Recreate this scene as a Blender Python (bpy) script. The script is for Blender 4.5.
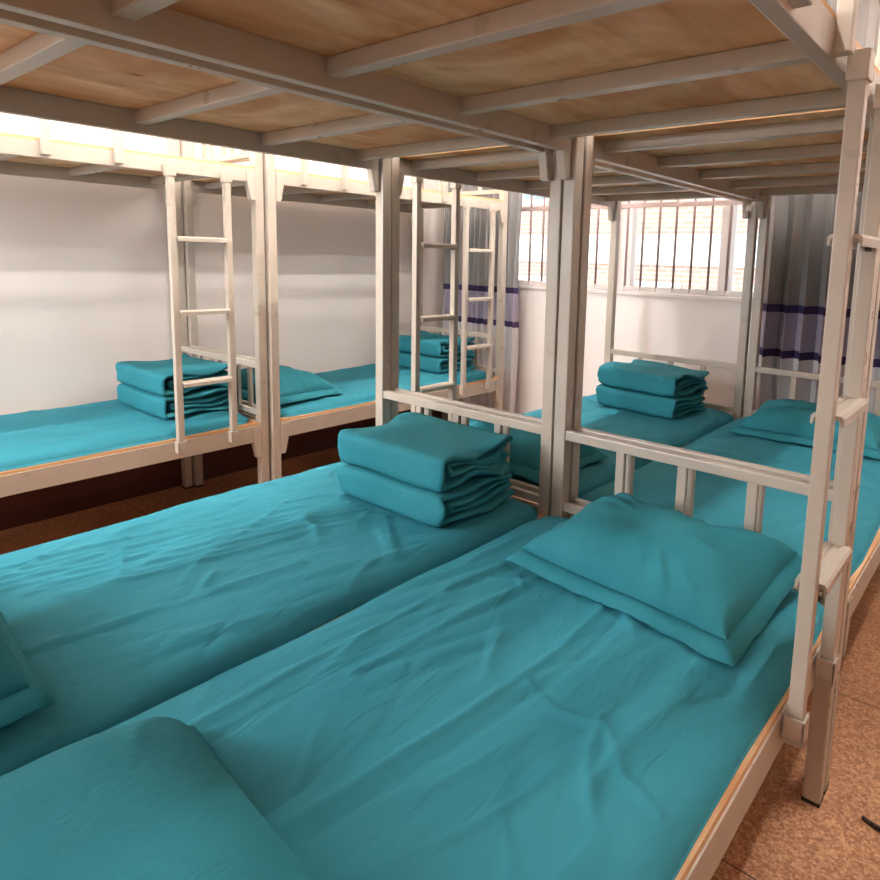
import bpy, bmesh, math, random
import numpy as np
from mathutils.bvhtree import BVHTree
from mathutils import Vector, Matrix, noise
for o in list(bpy.data.objects): bpy.data.objects.remove(o)
scene = bpy.context.scene
C = scene.collection
PI = math.pi

# ------------------------------------------------------------------ camera
yaw, pit, roll, F, PX, PY = 0.678, -0.139, 0.0268, 655.27, 499.53, 350.04
fwd = Vector((-math.sin(yaw)*math.cos(pit), math.cos(yaw)*math.cos(pit), math.sin(pit)))
right = Vector((math.cos(yaw), math.sin(yaw), 0)); up = right.cross(fwd)
r2 = right*math.cos(roll) + up*math.sin(roll); u2 = -right*math.sin(roll) + up*math.cos(roll)
cd = bpy.data.cameras.new('camera'); cam = bpy.data.objects.new('camera', cd); C.objects.link(cam)
M = Matrix((r2, u2, -fwd)).transposed().to_4x4(); M.translation = Vector((1.2454, -1.8975, 1.4928))
cam.matrix_world = M
cd.sensor_width = 36; cd.sensor_fit = 'HORIZONTAL'; cd.lens = F/880*36
cd.shift_x = (440-PX)/880; cd.shift_y = -(440-PY)/880; cd.clip_start = 0.02
scene.camera = cam

# ------------------------------------------------------------------ world, exposure, large lights
w = bpy.data.worlds.new('world'); scene.world = w; w.use_nodes = True
bg = w.node_tree.nodes['Background']; bg.inputs[0].default_value = (0.86, 0.93, 1.0, 1); bg.inputs[1].default_value = 2.4
vs = scene.view_settings
vs.view_transform = 'Standard'; vs.look = 'None'; vs.gamma = 1; vs.use_curve_mapping = False
vs.exposure = 0.62
scene.cycles.use_denoising = True
scene.cycles.max_bounces = 8; scene.cycles.diffuse_bounces = 4
scene.cycles.sample_clamp_indirect = 8

def area(name, loc, rot, sx, sy, power, col):
    l = bpy.data.lights.new(name, 'AREA'); l.shape = 'RECTANGLE'; l.size = sx; l.size_y = sy
    l.energy = power; l.color = col
    o = bpy.data.objects.new(name, l); C.objects.link(o); o.location = loc; o.rotation_euler = rot
    return o
# sky light through the far window, plus an added fill light at the rear
area('window_portal', (-0.7, 2.53, 2.0), (-PI/2, 0, 0), 3.1, 1.45, 10, (1, 1, 1)).data.cycles.is_portal = True   # guides sky light through the far window
area('rear_fill_light', (-1.85, -4.13, 2.25), (PI/2, 0, 0), 1.7, 1.2, 105, (0.95, 0.98, 1.0))  # unseen source, added to light the bunks from the rear left

# ------------------------------------------------------------------ materials
def mat(name, col, rough=0.5, metal=0.0, spec=0.5):
    m = bpy.data.materials.new(name); m.use_nodes = True
    b = m.node_tree.nodes['Principled BSDF']
    b.inputs['Base Color'].default_value = (*col, 1); b.inputs['Roughness'].default_value = rough
    b.inputs['Metallic'].default_value = metal; b.inputs['Specular IOR Level'].default_value = spec
    return m
def nt(m): return m.node_tree.nodes, m.node_tree.links, m.node_tree.nodes['Principled BSDF']
def ramp(N, stops):
    r = N.new('ShaderNodeValToRGB'); e = r.color_ramp.elements
    while len(e) < len(stops): e.new(0.5)
    for i, (p, c) in enumerate(stops): e[i].position = p; e[i].color = (*c, 1)
    return r
def coords(N, L, scale=(1, 1, 1), rot=(0, 0, 0), kind='Object'):
    t = N.new('ShaderNodeTexCoord'); mp = N.new('ShaderNodeMapping')
    mp.inputs['Scale'].default_value = scale; mp.inputs['Rotation'].default_value = rot
    L.new(t.outputs[kind], mp.inputs[0]); return mp
def tex(N, L, mp, scale, detail=3, rough=0.5, dist=0.0):
    n = N.new('ShaderNodeTexNoise'); n.inputs['Scale'].default_value = scale; n.inputs['Detail'].default_value = detail
    n.inputs['Roughness'].default_value = rough; n.inputs['Distortion'].default_value = dist
    L.new(mp.outputs[0], n.inputs['Vector']); return n
def bump(N, L, b, src, strength, dist=0.01, prev=None):
    bp = N.new('ShaderNodeBump'); bp.inputs['Strength'].default_value = strength; bp.inputs['Distance'].default_value = dist
    L.new(src, bp.inputs['Height'])
    if prev: L.new(prev.outputs[0], bp.inputs['Normal'])
    L.new(bp.outputs[0], b.inputs['Normal']); return bp

# painted steel: warm off-white enamel with faint mottling
m_steel = mat('painted_steel', (0.66, 0.60, 0.53), 0.30)
N, L, b = nt(m_steel); mp = coords(N, L)
n1 = tex(N, L, mp, 14, 4); r = ramp(N, [(0.2, (0.455, 0.395, 0.33)), (0.8, (0.485, 0.425, 0.355))]); L.new(n1.outputs[0], r.inputs[0]); L.new(r.outputs[0], b.inputs['Base Color'])
r_ = ramp(N, [(0.3, (0.26,)*3), (0.7, (0.42,)*3)]); L.new(n1.outputs[0], r_.inputs[0]); L.new(r_.outputs[0], b.inputs['Roughness'])
m_cap = mat('black_plastic', (0.015, 0.015, 0.015), 0.5)
m_bolt = mat('dark_bolt', (0.12, 0.10, 0.09), 0.4, 0.6)

# plywood
def wood(name, dark, mid, light, scale=1.0):
    m = mat(name, mid, 0.6)
    N, L, b = nt(m); mp = coords(N, L, (9*scale, 1.3*scale, 9*scale)); mp2 = coords(N, L, (1, 1, 1))
    n1 = tex(N, L, mp, 1.6, 6, 0.6, 1.6); r = ramp(N, [(0.28, dark), (0.5, mid), (0.74, light)])
    L.new(n1.outputs[0], r.inputs[0])
    # knots
    v = N.new('ShaderNodeTexVoronoi'); v.inputs['Scale'].default_value = 3.1; v.inputs['Randomness'].default_value = 1
    mp3 = coords(N, L, (1.6, 1, 1)); L.new(mp3.outputs[0], v.inputs['Vector'])
    rk = ramp(N, [(0.0, (0.22, 0.10, 0.05)), (0.035, (0.45, 0.25, 0.14)), (0.075, (1, 1, 1))]); L.new(v.outputs['Distance'], rk.inputs[0])
    n2 = tex(N, L, mp2, 2.4, 3, 0.6, 1.0); rs = ramp(N, [(0.36, (0.72, 0.52, 0.36)), (0.58, (1, 1, 1))]); L.new(n2.outputs[0], rs.inputs[0])
    mx = N.new('ShaderNodeMix'); mx.data_type = 'RGBA'; mx.blend_type = 'MULTIPLY'; mx.inputs[0].default_value = 1
    L.new(r.outputs[0], mx.inputs[6]); L.new(rk.outputs[0], mx.inputs[7])
    my = N.new('ShaderNodeMix'); my.data_type = 'RGBA'; my.blend_type = 'MULTIPLY'; my.inputs[0].default_value = 1
    L.new(mx.outputs[2], my.inputs[6]); L.new(rs.outputs[0], my.inputs[7]); L.new(my.outputs[2], b.inputs['Base Color'])
    bump(N, L, b, n1.outputs[0], 0.1, 0.002)
    return m
m_ply = wood('plywood', (0.66, 0.40, 0.21), (0.78, 0.50, 0.27), (0.86, 0.60, 0.36))
m_edge = mat('plywood_edge', (0.70, 0.43, 0.21), 0.6)

# teal cotton
def fabric(name, a, c_, ws=1.0):
    m = mat(name, a, 0.75, 0, 0.12)
    N, L, b = nt(m); mp = coords(N, L)
    n1 = tex(N, L, mp, 5, 3); r = ramp(N, [(0.3, a), (0.7, c_)]); L.new(n1.outputs[0], r.inputs[0]); L.new(r.outputs[0], b.inputs['Base Color'])
    mpw = coords(N, L, (5*ws, 1.4*ws, 3*ws), (0, 0, 0.25))
    n2 = tex(N, L, mpw, 4, 4, 0.5, 2.0)
    b1 = bump(N, L, b, n2.outputs[0], 0.38 if ws == 1 else 0.18, 0.012)
    n3 = tex(N, L, mp, 420, 1); b2 = bump(N, L, b, n3.outputs[0], 0.10, 0.002, b1)
    return m
m_teal = fabric('teal_cotton', (0.034, 0.230, 0.300), (0.042, 0.258, 0.330))
m_teal2 = fabric('teal_cotton_quilt', (0.024, 0.190, 0.240), (0.032, 0.220, 0.270), 2.0)

# walls: white plaster over a maroon dado
m_wall = mat('white_plaster', (0.80, 0.77, 0.74), 0.75)
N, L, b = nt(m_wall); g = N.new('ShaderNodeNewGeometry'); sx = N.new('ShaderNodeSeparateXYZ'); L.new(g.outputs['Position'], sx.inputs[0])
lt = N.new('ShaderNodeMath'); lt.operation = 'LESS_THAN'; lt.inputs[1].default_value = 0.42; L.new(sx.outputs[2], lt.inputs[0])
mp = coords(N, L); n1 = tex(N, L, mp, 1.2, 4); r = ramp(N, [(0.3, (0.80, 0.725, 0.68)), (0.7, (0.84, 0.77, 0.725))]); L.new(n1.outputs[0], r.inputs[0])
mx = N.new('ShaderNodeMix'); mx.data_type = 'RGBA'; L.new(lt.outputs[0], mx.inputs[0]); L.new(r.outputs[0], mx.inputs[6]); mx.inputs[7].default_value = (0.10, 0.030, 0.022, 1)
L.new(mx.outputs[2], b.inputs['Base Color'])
bump(N, L, b, tex(N, L, mp, 90, 3).outputs[0], 0.08, 0.003)
m_white = mat('white_plaster_plain', (0.84, 0.79, 0.76), 0.75)
m_ceil = mat('ceiling_white', (0.84, 0.82, 0.79), 0.8)

# floor: brown speckled sheet flooring
m_floor = mat('brown_flooring', (0.24, 0.11, 0.055), 0.5)
N, L, b = nt(m_floor); mp = coords(N, L)
v = N.new('ShaderNodeTexVoronoi'); v.inputs['Scale'].default_value = 120; L.new(mp.outputs[0], v.inputs['Vector'])
n1 = tex(N, L, mp, 130, 5, 0.7, 1.0); n2 = tex(N, L, mp, 1.6, 4, 0.6)
ad = N.new('ShaderNodeMath'); ad.operation = 'MULTIPLY_ADD'; ad.inputs[1].default_value = 0.30
sp = N.new('ShaderNodeSeparateColor'); L.new(v.outputs['Color'], sp.inputs[0])
L.new(sp.outputs[0], ad.inputs[0]); L.new(n1.outputs[0], ad.inputs[2])
r = ramp(N, [(0.34, (0.20, 0.080, 0.036)), (0.60, (0.40, 0.19, 0.092)), (0.86, (0.66, 0.39, 0.22))]); L.new(ad.outputs[0], r.inputs[0])
rr = ramp(N, [(0.35, (0.72, 0.66, 0.60)), (0.65, (1.1, 1.1, 1.1))]); L.new(n2.outputs[0], rr.inputs[0])
mx = N.new('ShaderNodeMix'); mx.data_type = 'RGBA'; mx.blend_type = 'MULTIPLY'; mx.inputs[0].default_value = 1
L.new(r.outputs[0], mx.inputs[6]); L.new(rr.outputs[0], mx.inputs[7])
bk = N.new('ShaderNodeTexBrick'); bk.inputs['Scale'].default_value = 1; bk.inputs['Brick Width'].default_value = 0.92; bk.inputs['Row Height'].default_value = 0.92
bk.offset = 0.0; bk.inputs['Mortar Size'].default_value = 0.0025; bk.inputs['Mortar Smooth'].default_value = 0.3
mpb = coords(N, L); mpb.inputs['Location'].default_value = (0.55, 0.38, 0); L.new(mpb.outputs[0], bk.inputs['Vector'])
mx2 = N.new('ShaderNodeMix'); mx2.data_type = 'RGBA'; L.new(bk.outputs['Fac'], mx2.inputs[0]); L.new(mx.outputs[2], mx2.inputs[6]); mx2.inputs[7].default_value = (0.06, 0.022, 0.012, 1)
L.new(mx2.outputs[2], b.inputs['Base Color'])
bump(N, L, b, n1.outputs[0], 0.15, 0.003)

# curtain cloth: pale grey, two purple bands; bunk shade painted into the darker top colour
def curtain_mat(name, top, mid, low):
    m = mat(name, top, 0.8, 0, 0.2)
    N, L, b = nt(m); g = N.new('ShaderNodeNewGeometry'); sx = N.new('ShaderNodeSeparateXYZ'); L.new(g.outputs['Position'], sx.inputs[0])
    z0 = 3.0
    mr = N.new('ShaderNodeMath'); mr.operation = 'DIVIDE'; mr.inputs[1].default_value = z0; L.new(sx.outputs[2], mr.inputs[0])
    pur = (0.050, 0.034, 0.095)
    r = ramp(N, [(0, low), (0.945/z0, pur), (0.985/z0, mid), (1.215/z0, pur), (1.255/z0, top)]); r.color_ramp.interpolation = 'CONSTANT'
    L.new(mr.outputs[0], r.inputs[0]); L.new(r.outputs[0], b.inputs['Base Color'])
    mp = coords(N, L, (300, 300, 300)); bump(N, L, b, tex(N, L, mp, 1, 1).outputs[0], 0.15, 0.001)
    return m
m_curt = curtain_mat('striped_curtain', (0.27, 0.255, 0.25), (0.36, 0.32, 0.40), (0.64, 0.61, 0.62))
m_frame = mat('window_frame_white', (0.72, 0.66, 0.63), 0.35)
m_bar = mat('window_bar_paint', (0.36, 0.26, 0.24), 0.4)
m_glass = bpy.data.materials.new('window_glass'); m_glass.use_nodes = True
N, L, b = nt(m_glass); b.inputs['Base Color'].default_value = (1, 1, 1, 1); b.inputs['Roughness'].default_value = 0.0; b.inputs['IOR'].default_value = 1.05; b.inputs['Transmission Weight'].default_value = 1
m_brick = mat('salmon_brick', (0.7, 0.4, 0.28), 0.8)
N, L, b = nt(m_brick); mp = coords(N, L, (1, 1, 1), (PI/2, 0, 0)); bk = N.new('ShaderNodeTexBrick')
bk.inputs['Color1'].default_value = (0.53, 0.32, 0.24, 1); bk.inputs['Color2'].default_value = (0.48, 0.29, 0.21, 1); bk.inputs['Mortar'].default_value = (0.60, 0.47, 0.40, 1)
bk.inputs['Scale'].default_value = 1; bk.inputs['Brick Width'].default_value = 0.22; bk.inputs['Row Height'].default_value = 0.085; bk.inputs['Mortar Size'].default_value = 0.012
L.new(mp.outputs[0], bk.inputs['Vector']); L.new(bk.outputs[0], b.inputs['Base Color'])
m_conc = mat('pale_render', (0.75, 0.72, 0.68), 0.8)
m_pane = mat('dark_pane', (0.25, 0.28, 0.3), 0.1)
m_ground = mat('pale_ground', (0.5, 0.48, 0.45), 0.9)
m_tube = bpy.data.materials.new('lamp_tube'); m_tube.use_nodes = True
N, L, b = nt(m_tube); b.inputs['Emission Color'].default_value = (1, 0.96, 0.92, 1); b.inputs['Emission Strength'].default_value = 165
m_scuff = mat('dark_brown_rubber', (0.035, 0.015, 0.010), 0.6)

# ------------------------------------------------------------------ mesh helpers
def tag(o, label=None, cat=None, group=None, kind=None):
    if label: o['label'] = label
    if cat: o['category'] = cat
    if group: o['group'] = group
    if kind: o['kind'] = kind
    return o
def empty(name, loc, label, cat, group=None):
    o = bpy.data.objects.new(name, None); C.objects.link(o); o.location = loc; o.empty_display_size = 0.1
    return tag(o, label, cat, group)
class MB:
    def __init__(s): s.bm = bmesh.new()
    def box(s, x0, x1, y0, y1, z0, z1, bev=0.003, mi=0):
        t = bmesh.new()
        vs_ = [t.verts.new((x, y, z)) for x in (x0, x1) for y in (y0, y1) for z in (z0, z1)]
        for f in ((0, 1, 3, 2), (4, 6, 7, 5), (0, 4, 5, 1), (2, 3, 7, 6), (0, 2, 6, 4), (1, 5, 7, 3)):
            t.faces.new([vs_[i] for i in f])
        bmesh.ops.recalc_face_normals(t, faces=t.faces)
        if bev: bmesh.ops.bevel(t, geom=t.edges[:], offset=bev, segments=2, affect='EDGES', profile=0.6)
        for f in t.faces: f.material_index = mi
        s.add(t); return s
    def add(s, t, M=None):
        if M: bmesh.ops.transform(t, matrix=M, verts=t.verts)
        me = bpy.data.meshes.new('t'); t.to_mesh(me); s.bm.from_mesh(me); bpy.data.meshes.remove(me); t.free(); return s
    def prism(s, pts, axis, a, b, bev=0.0):
        t = bmesh.new()
        def P(p, h): return {'x': (h, p[0], p[1]), 'y': (p[0], h, p[1]), 'z': (p[0], p[1], h)}[axis]
        A = [t.verts.new(P(p, a)) for p in pts]; B = [t.verts.new(P(p, b)) for p in pts]
        n = len(pts); t.faces.new(A); t.faces.new(B[::-1])
        for i in range(n): t.faces.new((A[i], A[(i+1) % n], B[(i+1) % n], B[i]))
        bmesh.ops.recalc_face_normals(t, faces=t.faces)
        if bev: bmesh.ops.bevel(t, geom=t.edges[:], offset=bev, segments=2, affect='EDGES')
        return s.add(t)
    def cyl(s, p, q, r, n=12, r2=None):
        p, q = Vector(p), Vector(q); t = bmesh.new()
        bmesh.ops.create_cone(t, cap_ends=True, segments=n, radius1=r, radius2=r if r2 is None else r2, depth=(q-p).length)
        return s.add(t, Matrix.Translation((p+q)/2) @ (q-p).to_track_quat('Z', 'Y').to_matrix().to_4x4())
    def build(s, name, m, parent=None, smooth=False, off=(0, 0, 0)):
        me = bpy.data.meshes.new(name)
        if off != (0, 0, 0): bmesh.ops.translate(s.bm, verts=s.bm.verts, vec=off)
        s.bm.to_mesh(me); s.bm.free()
        for mm in (m if isinstance(m, (list, tuple)) else [m]): me.materials.append(mm)
        if smooth:
            for p in me.polygons: p.use_smooth = True
        o = bpy.data.objects.new(name, me); C.objects.link(o)
        if parent: o.parent = parent
        return o
def box(name, m, d, parent=None, bev=0.003): return MB().box(*d, bev).build(name, m, parent)
def struct(name, m, boxes, bev=0.0):
    mb = MB()
    for d in boxes: mb.box(*d, bev)
    return tag(mb.build(name, m), kind='structure')
def grid_mesh(name, V, nu, nv, m, parent=None, closed=False, smooth=True):
    """V: array (nu, nv, 3)"""
    me = bpy.data.meshes.new(name); vv = V.reshape(-1, 3)
    F_ = []
    for i in range(nu-1):
        for j in range(nv if closed else nv-1):
            j2 = (j+1) % nv
            F_.append((i*nv+j, (i+1)*nv+j, (i+1)*nv+j2, i*nv+j2))
    if closed:
        F_.append(tuple(range(nv))); F_.append(tuple((nu-1)*nv+j for j in range(nv-1, -1, -1)))
    me.from_pydata(vv.tolist(), [], F_); me.materials.append(m)
    if smooth: me.polygons.foreach_set('use_smooth', [True]*len(me.polygons))
    o = bpy.data.objects.new(name, me); C.objects.link(o)
    if parent: o.parent = parent
    return o

# ------------------------------------------------------------------ room shell
XL, XR, YB, YF, ZC = -2.85, 3.2, 2.36, -4.1, 3.12
WX0, WX1, WZ0, WZ1 = -2.25, 0.85, 1.27, 2.72
struct('floor', m_floor, [(XL, XR, YF, YB, -0.1, 0)])
struct('ceiling', m_ceil, [(XL-.2, XR+.2, YF-.2, YB+.2, ZC, ZC+.1)])
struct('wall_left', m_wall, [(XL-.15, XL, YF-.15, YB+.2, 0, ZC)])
struct('wall_back', m_white, [(XL, XR, YB, YB+.2, 0, WZ0), (XL, WX0, YB, YB+.2, WZ0, ZC), (WX1, XR, YB, YB+.2, WZ0, ZC), (WX0, WX1, YB, YB+.2, WZ1, ZC)])
struct('wall_right', mat('dark_low_bounce', (0.16, 0.085, 0.05), 0.5), [(XR, XR+.15, YF-.15, YB+.2, 0, ZC)])  # unseen wall, coloured dark to cut light bouncing back onto the bunks
struct('wall_front', m_wall, [(XL, XR, YF-.15, YF, 0, 1.6), (XL, -2.72, YF-.15, YF, 1.6, ZC), (-.98, XR, YF-.15, YF, 1.6, ZC), (-2.72, -.98, YF-.15, YF, 2.9, ZC)])  # unseen wall; its opening is made up for the rear fill light
struct('baseboard_left', mat('skirting_brown', (0.075, 0.022, 0.016), 0.4), [(XL, XL+.008, YF, YB, 0, 0.09)])

# window frames, mullions, glass in the far wall
win = tag(bpy.data.objects.new('window_1', None), kind='structure'); C.objects.link(win)
fr = MB()
for d in ((WX0, WX1, 2.44, 2.50, WZ0, WZ0+.05), (WX0, WX1, 2.44, 2.50, WZ1-.05, WZ1), (WX0, WX0+.05, 2.44, 2.50, WZ0, WZ1), (WX1-.05, WX1, 2.44, 2.50, WZ0, WZ1),
          (-1.15, -1.04, 2.43, 2.51, WZ0, WZ1), (-0.39, -0.315, 2.43, 2.51, WZ0, WZ1), (-1.80, -1.765, 2.44, 2.5, WZ0, WZ1), (0.3, 0.36, 2.44, 2.5, WZ0, WZ1), (WX0, WX1, 2.44, 2.5, 2.14, 2.18)):
    fr.box(*d, 0.004)
fr.build('window_frame', m_frame, win)
for a, c in ((WX0+.05, -1.80), (-1.765, -1.15), (-1.04, -0.39), (-0.315, 0.30), (0.36, WX1-.05)):
    box('glass_pane', m_glass, (a, c, 2.468, 2.474, WZ0+.05, WZ1-.05), win, 0)
MB().box(WX0-.02, WX1+.02, 2.345, 2.5, WZ0-.012, WZ0+.010, .004).build('window_sill', m_white, win)

# security bars inside the window
bars = empty('window_bars', (-.7, 2.36, WZ0), 'brown painted steel security bars in front of the far window', 'window bars')
bm_ = Matrix.Translation((.7, -2.36, -WZ0))
def loc_box(name, m, d, root, bev=0.002):
    l = root.location
    return MB().box(d[0]-l.x, d[1]-l.x, d[2]-l.y, d[3]-l.y, d[4]-l.z, d[5]-l.z, bev).build(name, m, root)
for z in (1.290, 1.868, 2.45): loc_box('cross_bar', m_bar if z > 1.5 else m_frame, (WX0, WX1, 2.335, 2.350, z, z+.032), bars)
x = -2.13
while x < WX1:
    l = bars.location
    MB().cyl((x-l.x, 2.343-l.y, 1.292-l.z), (x-l.x, 2.343-l.y, 2.70-l.z), 0.009, 8).build('upright_bar', m_bar, bars, True); x += 0.122

# outside: neighbouring brick building
ext = empty('brick_building', (-2, 9.2, -5.75), 'salmon brick building seen pale and overexposed through the window bars', 'building')
def eb(name, m, d): return MB().box(*d, 0).build(name, m, ext)
eb('facade', m_brick, (-9, 9, 0, 3, 0, 16))
for k in range(5):
    eb('floor_band', m_conc, (-9, 9, -.08, 0, 1.2+k*3.0, 1.75+k*3.0))
    for j in range(7):
        f = eb('facade_window', m_frame, (-7.6+j*2.4, -6.4+j*2.4, -.05, 0.0, 2.35+k*3, 3.9+k*3))
        MB().box(-7.5+j*2.4, -6.5+j*2.4, -.06, -.04, 2.45+k*3, 3.8+k*3, 0).build('pane', m_pane, f)
struct('ground_outside', m_ground, [(-20, 20, 2.6, 30, -6.2, -6)])

# ------------------------------------------------------------------ curtains
def curtain(name, x0, x1, y, z0, z1, nf, seed, label, amp=0.035, gather=0.0):
    rnd = random.Random(seed); n = nf*14; nz = 50
    ph = [rnd.uniform(-.5, .5) for _ in range(nf+1)]; am = [rnd.uniform(.55, 1.25) for _ in range(nf+1)]
    V = np.zeros((nz, n, 3)); xc = (x0+x1)/2
    for j in range(n):
        t = j/(n-1)*nf; k = int(min(t, nf-1)); f = t-k
        A = am[k]*(1-f)+am[k+1]*f; p = ph[k]*(1-f)+ph[k+1]*f
        for i in range(nz):
            z = z0+(z1-z0)*i/(nz-1); h = (z-z0)/(z1-z0)
            s = 1 - gather*h
            xx = x0+(x1-x0)*j/(n-1)
            wob = noise.noise(Vector((xx*5, z*0.9, seed)))*0.02
            a = 2*PI*t+p+0.9*noise.noise(Vector((k*.7, z*0.8, seed+3)))
            V[i, j] = (xc+(xx-xc)*s+0.012*math.sin(2*a)+wob*.6 - 0.0*h, y+amp*A*(math.sin(a)+.3*math.sin(2*a+1))*(0.75+.35*(1-h))+wob, z)
    o = grid_mesh(name, V, nz, n, m_curt)
    md = o.modifiers.new('thick', 'SOLIDIFY'); md.thickness = 0.002
    return tag(o, label, 'curtain')
curtain('curtain', -0.045, 1.02, 2.190, 0.12, 2.98, 10, 5, 'grey curtain with two purple bands hanging at the right end of the window', 0.075)
curtain('curtain', -2.72, -1.90, 2.235, 0.14, 2.98, 11, 9, 'pale grey purple-banded curtain hanging in the left corner beside the window', 0.036)
rod = tag(MB().cyl((-2.80, 2.245, 3.0), (1.35, 2.245, 3.0), 0.012, 12).build('curtain_rod', m_frame, None, True), 'white curtain rod above the far window carrying both curtains', 'curtain rod')

# ------------------------------------------------------------------ ceiling lamps
def lamp(x, y, label, twin=False):
    t = empty('ceiling_lamp', (x, y, ZC), label, 'ceiling lamp', 'ceiling tube lamps')
    MB().box(-.06, .06, -.62, .62, -.05, 0, .004).build('housing', m_frame, t)
    for tx in ((-.04, .04) if twin else (0,)): MB().cyl((tx, -.59, -.08), (tx, .59, -.08), .018, 14).build('tube', m_tube, t, True)
    for s in (-1, 1): MB().box(-.03, .03, s*.60-.012, s*.60+.012, -.10, -.05, .003).build('socket', m_frame, t)
lamp(0.55, -1.6, 'tube lamp on the ceiling over the nearest bunks'); lamp(0.55, 1.0, 'tube lamp on the ceiling over the far centre bunks')
lamp(1.45, 0.4, 'unseen tube lamp added on the ceiling to brighten the right aisle'); lamp(-1.4, -0.7, 'tube lamp on the ceiling over the near half of the left aisle'); lamp(-1.4, 1.3, 'tube lamp on the ceiling over the far half of the left aisle')  # the right aisle lamp is added to brighten the floor there

# ------------------------------------------------------------------ bunk beds
S = 0.0466; W = 0.934; LEN = 1.98
ZL0, ZL1, ZU0, ZU1 = 0.4906, 0.578, 1.841, 1.9055
HZ = 2.30
SL = [-0.15, -0.565, -0.985, -1.405, -1.83]
def bunk(x0, y1, label, inl=0.0, inr=0.0, guard='right', gs=0.0):
    """local origin at the far left corner; x 0..W, y -LEN..0"""
    root = empty('bunk_bed', (x0, y1, 0), label, 'bunk bed', 'off-white steel bunk beds')
    for xa in (0, W-S):
        for ya in (-S, -LEN):
            p = MB().box(xa, xa+S, ya, ya+S, 0.006, HZ, .005).build('post', m_steel, root)
            MB().box(xa-.001, xa+S+.001, ya-.001, ya+S+.001, 0, .012, .001).build('foot_cap', m_cap, p)
            MB().box(xa+.002, xa+S-.002, ya+.002, ya+S-.002, HZ-.002, HZ+.008, .002).build('top_cap', m_cap, p)
    T = 0.030
    for z0, z1 in ((ZL0, ZL1), (ZU0, ZU1)):
        for xa, out in ((inl, -1), (W-T-inr, 1)):
            MB().box(xa, xa+T, -LEN+S, -S, z0, z1, .0025).build('side_rail', m_steel, root)
            for ya, dy in ((-S, -1), (-LEN+S, 1)):   # tapered hook plates at the rail ends
                a, c = ya, ya+dy*.052
                pts = [(a, z1-.01), (c, z1-.01), (c-dy*.008, z0-.005), (ya+dy*.026, z0-.088), (a, z0-.088)]
                bo = 0.003*out
                br = MB().prism(pts, 'x', xa+bo-.001, xa+T+bo+.001, .0015).build('bracket', m_steel, root)
        for ya in ((-S+.008, -LEN+S-.008-.03) if z0 < 1 else ()):
            MB().box(S*.6, W-S*.6, ya, ya+.03, z0+.012, z1-.001, .002).build('end_rail', m_steel, root)
        for sy in SL:
            MB().box(inl+T*.5, W-inr-T*.5, sy-.019, sy+.019, z1-.038, z1-.001, .003).build('slat', m_steel, root)
        th = .014
        o = MB().box(inl+.004, W-.004 if not inr else W+.001, -LEN+S+.004, -S-.004, z1, z1+th, .0008)
        for f in o.bm.faces:
            if abs(f.normal.z) < .5: f.material_index = 1
        o.build('plywood_board', [m_ply, m_edge], root)
    for zt in (0.912, 2.262):
        for ya in (-S*.5-.013, -LEN+S*.5-.013):
            MB().box(S-.002, W-S+.002, ya-.006, ya+.022, zt-.034, zt, .004).build('head_rail', m_steel, root)
            MB().box(S-.002, W-S+.002, ya, ya+.022, zt-.292, zt-.262, .003).build('lower_head_rail', m_steel, root)
            for bx in (.255, .467, .679):
                MB().box(bx-.015, bx+.015, ya+.002, ya+.020, zt-.264, zt-.033, .003).build('baluster', m_steel, root)
    gx0 = W-.002 if guard == 'right' else -.026
    ys = [y_+gs for y_ in (-.69, -.96, -1.23, -1.50, -1.77)]
    for gy in ys:
        MB().box(gx0, gx0+.028, gy-.016, gy+.016, ZU0+.012, 2.215, .003).build('guard_upright', m_steel, root)
    MB().box(gx0, gx0+.028, ys[-1]-.04, ys[0]+.04, 2.212, 2.242, .004).build('guard_rail', m_steel, root)
    return root
B1 = bunk(0.006, 0.0, 'off-white bunk bed nearest the camera with a ladder on its right side', gs=.07)
A1 = bunk(-0.936, 0.0, 'off-white bunk bed left of the nearest one, folded quilt at its far end', inr=.040, guard='left')
B2 = bunk(0.006, 1.993, 'off-white bunk bed standing against the grey curtain on the right')
A2 = bunk(-0.946, 1.993, 'off-white bunk bed of the centre block standing under the barred window', inr=.040, guard='left', gs=.56)
W1 = bunk(-2.806, 0.008, 'off-white bunk bed along the white left wall, cut by the left edge')
W2 = bunk(-2.784, 2.0, 'off-white bunk bed in the far left corner beside the pale curtain')

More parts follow.
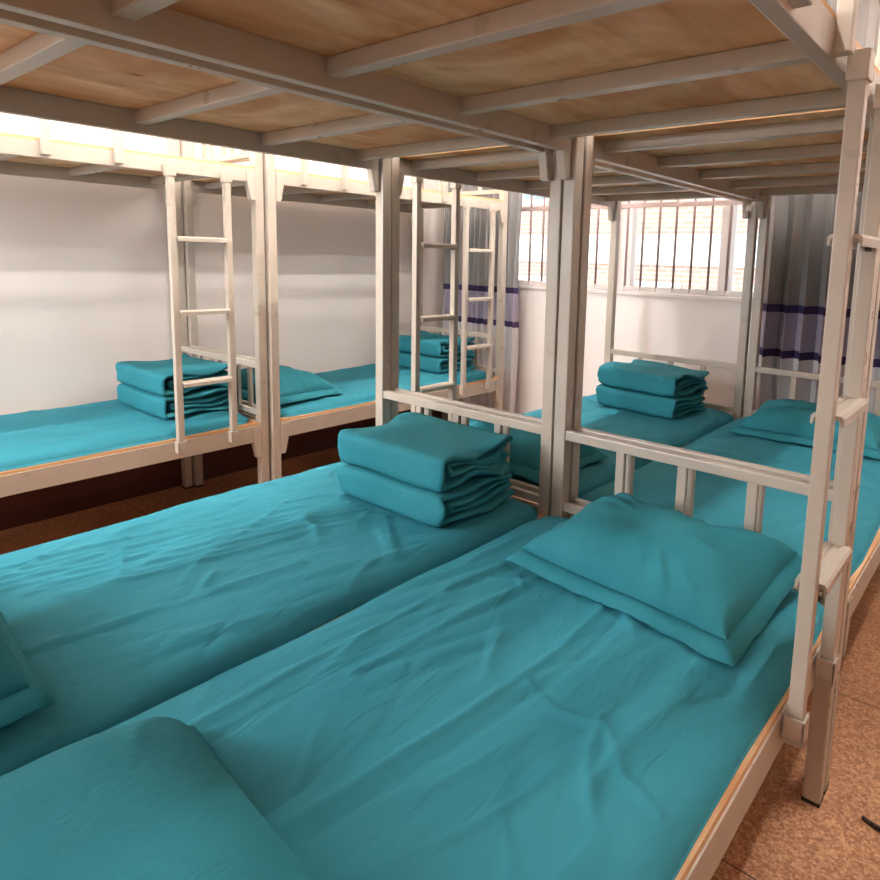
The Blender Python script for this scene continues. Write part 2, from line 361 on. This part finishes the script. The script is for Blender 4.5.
# ------------------------------------------------------------------ ladders
def ladder(x, ya, yb, side, label):
    """hung on the outer face of the side rails; side=+1 when it hangs on the right of its bed"""
    root = empty('bunk_ladder', (x, (ya+yb)/2, 0.54), label, 'ladder', 'off-white steel bunk ladders')
    h = (yb-ya)/2; o = -0.54
    X0, X1 = (0.004, 0.034) if side > 0 else (-0.034, -0.004)
    for s in (-1, 1):
        MB().box(X0, X1, s*h-.015, s*h+.015, .548+o, 1.862+o, .003).build('ladder_rail', m_steel, root)
        # upper hook: cap that wraps the ladder rail and reaches over the bed rail
        xi = 0.0015 if side > 0 else -0.0015
        mb = MB(); a, c = sorted((X0 if side < 0 else X1, xi))
        hx0, hx1 = min(X0, xi)-.004*(side < 0), max(X1, xi)+.004*(side > 0)
        mb.box(hx0, hx1, s*h-.022, s*h+.022, 1.822+o, 1.874+o, .003); mb.build('hook', m_steel, root)
        pts = []
        mb = MB(); e0, e1 = (X0-.004, X1+.006) if side > 0 else (X0-.006, X1+.004)
        mb.box(e0, e1, s*h-.022, s*h-.016, .535+o, .585+o, .002); mb.box(e0, e1, s*h+.016, s*h+.022, .535+o, .585+o, .002)
        fx = (e1-.006, e1) if side > 0 else (e0, e0+.006)
        mb.box(fx[0], fx[1], s*h-.022, s*h+.022, .528+o, .583+o, .002); mb.box(e0, e1, s*h-.022, s*h+.022, .526+o, .534+o, .002)
        mb.build('clip', m_steel, root)
    for z in (.858, 1.200, 1.545):
        c = (X0+X1)/2
        mb = MB()
        prof = [(c-.030, z-.012), (c-.030, z+.004), (c-.025, z+.010), (c-.012, z+.010), (c-.008, z+.007), (c+.008, z+.007), (c+.012, z+.010), (c+.025, z+.010), (c+.030, z+.004), (c+.030, z-.012), (c+.026, z-.012), (c+.024, z+.001), (c-.024, z+.001), (c-.026, z-.012)]
        prof = [(p[0], p[1]+o) for p in prof]
        mb.prism(prof, 'y', -h+.013, h-.013)
        mb.build('rung', m_steel, root)
        for s in (-1, 1):
            MB().cyl((c-.006, s*(h-.016), z-.012+o), (c+.006, s*(h-.016), z-.012+o), .005, 8).build('bolt', m_bolt, root)
    return root
ladder(0.945, -.545, -.285, 1, 'ladder hung on the right side of the nearest bunk')
ladder(-1.868, -.475, -.205, 1, 'ladder on the leftmost bunk, in front of its folded quilt')
ladder(-0.960, .235, .495, -1, 'shaded ladder just right of the post between centre-left bunks')
ladder(-1.846, 1.515, 1.80, 1, 'farthest ladder, hung on the bunk beside the corner curtain')

# ------------------------------------------------------------------ cloth helpers
def creases(X, Y, rnd, n, ang=0.0, spread=0.5, lmin=.15, lmax=.6, amp=(.0015, .0045), wid=(.004, .012), rx=None, ry=None):
    Z = np.zeros_like(X); x0, x1 = rx or (X.min(), X.max()); y0, y1 = ry or (Y.min(), Y.max())
    for _ in range(n):
        cx, cy = rnd.uniform(x0, x1), rnd.uniform(y0, y1); a = PI/2+ang+rnd.gauss(0, spread); l = rnd.uniform(lmin, lmax)
        dx, dy = math.cos(a), math.sin(a); u = (X-cx)*dx+(Y-cy)*dy; v = -(X-cx)*dy+(Y-cy)*dx
        cv = rnd.uniform(-.5, .5); v = v-cv*u*u-0.008*np.sin(u*rnd.uniform(8, 22)+rnd.uniform(0, 6))
        wd = rnd.uniform(*wid)*(1+.7*np.abs(u)/l); A = rnd.uniform(*amp)*(1 if rnd.random() < .75 else -.8)
        env = np.clip(1-(2*u/l)**2, 0, 1)**1.2
        # steep on one side, soft on the other
        k = np.where(v > 0, 1.0, rnd.uniform(1.6, 3.0))
        Z += A*env*np.exp(-(v/(wd*k))**2)
    return Z
def vnoise(X, Y, sx, sy, seed, rot=0.0):
    c, s = math.cos(rot), math.sin(rot); out = np.zeros(X.size); xf, yf = X.ravel(), Y.ravel()
    for i in range(X.size):
        x, y = xf[i]*c-yf[i]*s, xf[i]*s+yf[i]*c
        out[i] = noise.noise(Vector((x*sx, y*sy, seed)))
    return out.reshape(X.shape)
BEDS = []
def settle(P, off, loc, rz):
    """lift local points so that soft things lie on the mattress surface below them"""
    c, s_ = math.cos(rz), math.sin(rz); Q = P.reshape(-1, 3).copy(); off = np.broadcast_to(off, P.shape[:-1]).reshape(-1)
    for i in range(len(Q)):
        x, y = Q[i, 0]*c-Q[i, 1]*s_+loc[0], Q[i, 0]*s_+Q[i, 1]*c+loc[1]
        for b_ in BEDS:
            h = b_.ray_cast(Vector((x, y, 1.5)), Vector((0, 0, -1)))
            if h[0] is not None: Q[i, 2] = max(Q[i, 2], h[0].z-loc[2]+off[i])
    return Q.reshape(P.shape)
def mattress(x0, x1, y0, y1, seed, label, z=0.5925, h=.052, nx=110, ny=170, ncr=46, droop_l=0.0, droop_r=0.0, extra=None, wav=.008):
    rnd = random.Random(seed)
    n = nx+20   # closed loop around the cross-section: top nx, underside few
    root = None
    W_, L_ = x1-x0, y1-y0
    u = np.linspace(-1, 1, nx); u = np.sign(u)*(1-(1-np.abs(u))**1.25)
    v = np.linspace(-1, 1, ny); v = np.sign(v)*(1-(1-np.abs(v))**1.25)
    U, V_ = np.meshgrid(u, v, indexing='ij')
    X = (U+1)/2*W_; Y = (V_+1)/2*L_
    edge = (1-np.abs(U)**11)*(1-np.abs(V_)**18)
    crown = np.sqrt(np.clip(edge, 0, 1))
    big = vnoise(X, Y, 2.2, 1.6, seed)*.010+vnoise(X, Y, 7, 2.2, seed+7, .25)*.0055
    Zw = creases(X, Y, rnd, ncr, 0.15, .45)+creases(X, Y, rnd, ncr//2, .9, .5, .08, .25, (.001, .0028), (.004, .009))
    # gathered pulls running along the bed
    Zw += (np.abs(vnoise(X, Y, 16, 2.6, seed+3, .3))*.007)*np.clip(vnoise(X, Y, 1.8, 1.2, seed+11)*2.2+.35, 0, 1)
    if extra is not None: Zw += extra(X, Y)
    Z = z+h*crown+(big+1.5*Zw)*np.clip(crown*1.4-.3, 0, 1)
    # wavy outline
    wl = np.interp(Y[0], np.linspace(0, L_, 9), [rnd.uniform(-1, 1)*wav for _ in range(9)])
    wr = np.interp(Y[0], np.linspace(0, L_, 9), [rnd.uniform(-1, 1)*wav for _ in range(9)])
    X = X+wl[None, :]*np.clip(-U, 0, 1)**2+wr[None, :]*np.clip(U, 0, 1)**2
    cr = .05
    sh = np.clip((np.abs(U)-.86)/.14, 0, 1)**2*np.clip((np.abs(V_)-.93)/.07, 0, 1)**2   # rounded corners
    X = X-np.sign(U)*sh*.02; Y = Y-np.sign(V_)*sh*.02
    if droop_l: Z = Z-droop_l*np.clip((-U-.86)/.14, 0, 1)**2; 
    if droop_r: Z = Z-droop_r*np.clip((U-.86)/.14, 0, 1)**2
    top = np.stack([X+x0, Y+y0, Z], -1)
    bot = top.copy(); bot[..., 2] = z+.0015
    if droop_l or droop_r: bot[..., 2] = np.minimum(bot[..., 2], top[..., 2]-.0005)
    me = bpy.data.meshes.new('mattress')
    vv = np.concatenate([top.reshape(-1, 3), bot.reshape(-1, 3)]); K = nx*ny; Fs = []
    for i in range(nx-1):
        for j in range(ny-1):
            a = i*ny+j; Fs.append((a, a+ny, a+ny+1, a+1))
    for i in range(nx-1):
        for j in range(ny-1):
            a = K+i*ny+j; Fs.append((a, a+1, a+ny+1, a+ny))
    for i in range(nx-1):
        a = i*ny; Fs.append((a, K+a, K+a+ny, a+ny)); a = i*ny+ny-1; Fs.append((a, a+ny, K+a+ny, K+a))
    for j in range(ny-1):
        a = j; Fs.append((a, a+1, K+a+1, K+a)); a = (nx-1)*ny+j; Fs.append((a, K+a, K+a+1, a+1))
    me.from_pydata(vv.tolist(), [], Fs); me.materials.append(m_teal); me.polygons.foreach_set('use_smooth', [True]*len(me.polygons))
    o = bpy.data.objects.new('mattress', me); C.objects.link(o)
    BEDS.append(BVHTree.FromPolygons([tuple(p) for p in top.reshape(-1, 3)], Fs[:(nx-1)*(ny-1)]))
    return tag(o, label, 'mattress', 'teal mattresses')

def seg(X, Y, pts, a, wd):
    """a sewn/creased line of the given amplitude along a polyline"""
    Z = np.zeros_like(X)
    D = np.full_like(X, 9.)
    for (ax, ay), (bx, by) in zip(pts[:-1], pts[1:]):
        dx, dy = bx-ax, by-ay; l2 = dx*dx+dy*dy; t = np.clip(((X-ax)*dx+(Y-ay)*dy)/l2, 0, 1)
        D = np.minimum(D, np.hypot(X-ax-t*dx, Y-ay-t*dy))
    return a*np.exp(-(D/wd)**2)
def ex_B1(X, Y):   # local coords (x from left edge, y from near end)
    z = seg(X, Y, [(.50, 1.42), (.52, 1.15), (.50, .85), (.47, .55), (.45, .30)], .006, .012)
    z += seg(X, Y, [(.56, 1.40), (.57, 1.12), (.54, .80), (.50, .52)], -.004, .014)
    z += seg(X, Y, [(.30, 1.45), (.26, 1.1), (.24, .8)], .004, .014)
    z += seg(X, Y, [(.18, 1.5), (.15, 1.1), (.14, .75), (.15, .5)], .0035, .012)
    z += seg(X, Y, [(.52, 1.02), (.62, .98), (.72, 1.0), (.80, .92), (.88, .90)], .004, .010)
    z += seg(X, Y, [(.70, 1.02), (.74, .9), (.80, .82)], .0045, .010)
    z += seg(X, Y, [(.80, 1.18), (.76, 1.0), (.77, .85)], .004, .012)
    z += seg(X, Y, [(.70, .72), (.78, .65), (.86, .62)], .004, .011)
    return z
def ex_A1(X, Y):
    z = np.zeros_like(X)
    for k in range(9):
        x0 = .16+.035*k; z += seg(X, Y, [(x0, .35+.02*k), (x0+.05, .75), (x0+.13, 1.1+.03*(k % 3)), (x0+.20, 1.38)], .0045 if k % 2 else .006, .009+.002*(k % 3))
    z += seg(X, Y, [(.62, .1), (.66, .6), (.72, 1.0)], .005, .016)
    return z
mattress(.006, .926, -1.915, -.062, 11, 'teal mattress in the foreground with one pillow at each end', extra=ex_B1, nx=170, ny=280, ncr=44)
mattress(-.950, -.012, -1.915, -.049, 12, 'wide teal mattress carrying the large folded quilt in the picture centre', extra=ex_A1, nx=170, ny=280, ncr=60, h=.054)
mattress(.010, .922, .075, 1.925, 13, 'teal mattress in front of the grey curtain, behind the nearest head rail', nx=90, ny=150)
mattress(-.935, -.014, .080, 1.925, 14, 'teal mattress directly under the barred window', nx=90, ny=150)
mattress(-2.795, -1.895, -1.90, -.062, 15, 'teal mattress along the left wall, at the left edge of the picture', nx=100, ny=170, wav=.016)
mattress(-2.77, -1.865, .080, 1.925, 16, 'teal mattress in the far left corner', nx=80, ny=140, wav=.014)

# ------------------------------------------------------------------ pillows
def pillow(loc, rz, Lx, Ly, H, seed, label, tilt=(0, 0), lift=None, fl=.035, zb=.645, rk=1.0):
    """cushion with a flat sewn border; local x long side"""
    rnd = random.Random(seed); n = 84; m_ = 64
    u = np.linspace(-1, 1, n); v = np.linspace(-1, 1, m_); u = np.sign(u)*(1-(1-np.abs(u))**1.5); v = np.sign(v)*(1-(1-np.abs(v))**1.5)
    U, V_ = np.meshgrid(u, v, indexing='ij')
    pin = lambda A, B_: A*(1-.05*(1-B_**2)*0-.0)
    # sides bow inward a little, corners stay out
    X = U*(Lx/2)*(1-.045*(1-V_**2)*np.abs(U)**3); Y = V_*(Ly/2)*(1-.05*(1-U**2)*np.abs(V_)**3)
    prof = (np.clip(1-np.abs(U)**3.6, 0, 1)**.5)*(np.clip(1-np.abs(V_)**2.8, 0, 1)**.5)
    ang = np.arctan2(V_*Ly, U*Lx); rad = np.maximum(np.abs(U), np.abs(V_))
    rip = np.zeros_like(X)
    for _ in range(26):
        a0 = rnd.choice([1, -1])*rnd.choice([.6, 2.55])+rnd.gauss(0, .35); wa = rnd.uniform(.02, .06)
        r0 = rnd.uniform(.5, .9)
        rip += rnd.uniform(.002, .006)*np.exp(-((np.angle(np.exp(1j*(ang-a0))))/wa)**2)*np.clip(1-((rad-r0)/.35)**2, 0, 1)
    rip += (np.abs(np.sin(U*23+3*V_+seed))**3*.0022)*np.clip((np.abs(V_)-.62)*3, 0, 1)*(1-np.abs(V_))*4
    ns = vnoise(X+seed, Y, 5, 7, seed)*.012*H/.1
    top = np.stack([X, Y, H*prof*.90+(1.1*rip+ns)*rk*np.clip(prof*3, 0, 1)+.032], -1)
    bot = np.stack([X, Y, .030-.040*np.clip(prof*1.6, 0, 1)], -1)
    def deform(P):
        Q = P.copy()
        if lift is not None: Q[..., 2] += lift(P[..., 0]/(Lx/2), P[..., 1]/(Ly/2))
        return Q
    top, bot = deform(top), deform(bot)
    L3 = (loc[0], loc[1], zb); top = settle(top, .011, L3, rz); bot = settle(bot, .005, L3, rz)
    K = n*m_; Fs = []
    for i in range(n-1):
        for j in range(m_-1):
            a = i*m_+j; Fs += [(a, a+m_, a+m_+1, a+1), (K+a, K+a+1, K+a+m_+1, K+a+m_)]
    for i in range(n-1):
        a = i*m_; Fs.append((a, K+a, K+a+m_, a+m_)); a += m_-1; Fs.append((a, a+m_, K+a+m_, K+a))
    for j in range(m_-1):
        a = j; Fs.append((a, a+1, K+a+1, K+a)); a = (n-1)*m_+j; Fs.append((a, K+a, K+a+1, a+1))
    me = bpy.data.meshes.new('pillow'); me.from_pydata(np.concatenate([top.reshape(-1, 3), bot.reshape(-1, 3)]).tolist(), [], Fs)
    me.materials.append(m_teal2); me.polygons.foreach_set('use_smooth', [True]*len(me.polygons))
    o = bpy.data.objects.new('pillow', me); C.objects.link(o)
    # flange: ring strip around the outline
    ring = []
    per = [(U_, -1) for U_ in np.linspace(-1, 1, 60)]+[(1, v_) for v_ in np.linspace(-1, 1, 44)[1:]]+[(u_, 1) for u_ in np.linspace(1, -1, 60)[1:]]+[(-1, v_) for v_ in np.linspace(1, -1, 44)[1:-1]]
    np_ = len(per); G = np.zeros((np_, 6, 3))
    for k, (a, c) in enumerate(per):
        x = a*(Lx/2)*(1-.045*(1-c*c)*abs(a)**3); y = c*(Ly/2)*(1-.05*(1-a*a)*abs(c)**3)
        ox = np.sign(a)*fl*(abs(a) ** 14); oy = np.sign(c)*fl*(abs(c) ** 14)
        wv = noise.noise(Vector((x*14, y*14, seed)))*.010
        dz = -.032+wv
        zz = 0.0
        for q, (t, th) in enumerate(((-.15, .003), (.5, .0025), (1, .0015), (1, -.0015), (.5, -.0025), (-.15, -.003))):
            G[k, q] = (x+ox*t, y+oy*t, .031+dz*max(t, 0)+th+zz)
    G = settle(deform(G), np.array([.0085, .0085, .0085, .005, .005, .005])[None, :], L3, rz)
    lo = 0.0
    Fs = []
    for k in range(np_):
        k2 = (k+1) % np_
        for q in range(6):
            q2 = (q+1) % 6; Fs.append((k*6+q, k2*6+q, k2*6+q2, k*6+q2))
    mf = bpy.data.meshes.new('flange'); mf.from_pydata(G.reshape(-1, 3).tolist(), [], Fs); mf.materials.append(m_teal2); mf.polygons.foreach_set('use_smooth', [True]*len(mf.polygons))
    f = bpy.data.objects.new('flange', mf); C.objects.link(f); f.parent = o
    o.location = (loc[0], loc[1], zb); o.rotation_euler = (tilt[0], tilt[1], rz)
    return tag(o, label, 'pillow', 'teal pillows')
pillow((.54, -.335), -.075, .585, .41, .120, 1, 'teal pillow at the head of the nearest bed, under the head rail', lift=lambda a, c: .018+.035*np.clip(a, 0, 1)**2*np.clip(c+.3, 0, 1.3)+.012*np.clip(-a, 0, 1)**3+.02*np.clip(c, 0, 1), fl=.032, rk=1.5)
pillow((.495, -1.675), -.07, .62, .44, .155, 2, 'large smooth teal pillow in the bottom left corner of the picture', lift=lambda a, c: .012+0*a, fl=.03, rk=.35)
pillow((-.375, -1.715), -.08, .60, .32, .14, 3, 'teal pillow cut off by the left edge, on the quilt bed', lift=lambda a, c: .012+.03*np.clip(c, 0, 1), fl=.03)
pillow((-.44, .30), .0, .62, .40, .125, 4, 'teal pillow right behind the large folded quilt', lift=lambda a, c: .012+0*a)
pillow((.47, 1.60), .02, .62, .42, .12, 5, 'teal pillow in front of the grey curtain', lift=lambda a, c: .012+.02*np.clip(c, 0, 1))
pillow((-2.26, .30), .03, .60, .40, .115, 6, 'teal pillow on the corner bunk, just behind the white post', lift=lambda a, c: .014+0*a)

# ------------------------------------------------------------------ folded quilts
def quilt(cx, cy, rz, Lx, Dy, Hh, seed, label, zb=.648):
    """two stacked folded halves; the smooth fold faces -y, the layer ends show on the short sides"""
    rnd = random.Random(seed); nx = 46
    root = bpy.data.objects.new('folded_quilt', None); C.objects.link(root)
    tag(root, label, 'folded quilt', 'folded teal quilts')
    hh = Hh/2
    xs = np.linspace(-1, 1, nx); xs = np.sign(xs)*(1-(1-np.abs(xs))**1.6)
    for half in (0, 1):
        zbase = half*hh
        # outer wrap, then inner folds (polyline centre lines in y-z, front is -y)
        t = hh*.235
        f, bk = -Dy/2, Dy/2
        def fold(yf, yb, zlo, zhi, t, name, xl, wob):
            r_ = (zhi-zlo)/2; zc = (zhi+zlo)/2
            path = [(yb-(yb-(yf+r_*.35))*k/22, zhi) for k in range(23)]
            K2 = 10
            path += [(yf+r_*.35*(1-math.sin(PI*k/K2)**.5), zc+r_*math.copysign(abs(math.cos(PI*k/K2))**.5, math.cos(PI*k/K2))) for k in range(1, K2)]
            path += [(yf+r_*.35+(yb-(yf+r_*.35))*k/22, zlo) for k in range(23)]
            P = np.array(path); T = np.gradient(P, axis=0); T /= np.linalg.norm(T, axis=1)[:, None]; Nn = np.stack([T[:, 1], -T[:, 0]], 1)
            npth = len(P); V = np.zeros((nx, 2*npth, 3))
            for i, xu in enumerate(xs):
                e = max(0.0, 1-abs(xu)**14)**.5; th = t*(.10+.90*e)
                xx = xu*xl/2
                for k in range(npth):
                    yy, zz = P[k]
                    sgn = 1 if k < npth/2 else 0
                    nz = noise.noise(Vector((xx*5, yy*6, seed+zz*9)))*.006*wob + noise.noise(Vector((xx*2.2, yy*3, seed+5)))*.010*wob*(1 if zz > zc else .6)
                    # sagging ripples grow toward the layer ends
                    ed = abs(xu)**6
                    nz += ed*(.4+wob)*.013*math.sin(yy*19+seed+zz*40)*(.3+(yy-yf)/(yb-yf))
                    px = xx*(1-.015*noise.noise(Vector((yy*9, zz*14, seed+1))))+ed*.030*noise.noise(Vector((yy*9, zz*22, seed+2)))*np.sign(xu)
                    tw = th*(1+.25*noise.noise(Vector((xx*7, yy*8, zz*12+seed))))
                    a = P[k]+Nn[k]*tw/2; c = P[k]-Nn[k]*tw/2
                    V[i, k] = (px, a[0], a[1]+nz); V[i, 2*npth-1-k] = (px, c[0], c[1]+nz)
            if half == 0: V = settle(V, .006, (cx, cy, zb), rz)
            return grid_mesh(name, V, nx, 2*npth, m_teal2, root, closed=True)
        g = .004
        wob = .55 if half == 0 else 1.15
        fold(f, bk, zbase+t*.5+.003, zbase+hh-t*.5-.004, t, 'outer_fold', Lx, wob)
        fold(f+.045, bk-.012, zbase+t*1.5+.004, zbase+hh-t*1.5-.006, t*.92, 'inner_fold', Lx-.022, wob)
    root.location = (cx, cy, zb); root.rotation_euler = (0, 0, rz)
    return root
quilt(-.342, -.315, 0.02, .50, .37, .235, 3, 'large folded teal quilt nearest the camera, in the picture centre')
quilt(-2.315, -.275, 0.0, .56, .37, .235, 8, 'folded teal quilt against the left wall, behind a ladder')
quilt(-.42, 1.60, -.10, .51, .37, .240, 13, 'folded teal quilt under the barred window')
quilt(-2.29, 1.66, 0.0, .56, .38, .235, 21, 'folded teal quilt in the far left corner beneath the curtain')

# ------------------------------------------------------------------ small thing on the floor
mb = MB(); n = 9; prev = None
for k in range(n):
    t = k/(n-1); p = Vector((1.040+.10*t, -.005-.045*t+.03*t*t, .006)); 
    if prev is not None: mb.cyl(prev, p, .0050+.003*t, 8)
    prev = p
tag(mb.build('rubber_strip', m_scuff, None, True), 'short dark brown strip lying on the floor at the right edge', 'strip')
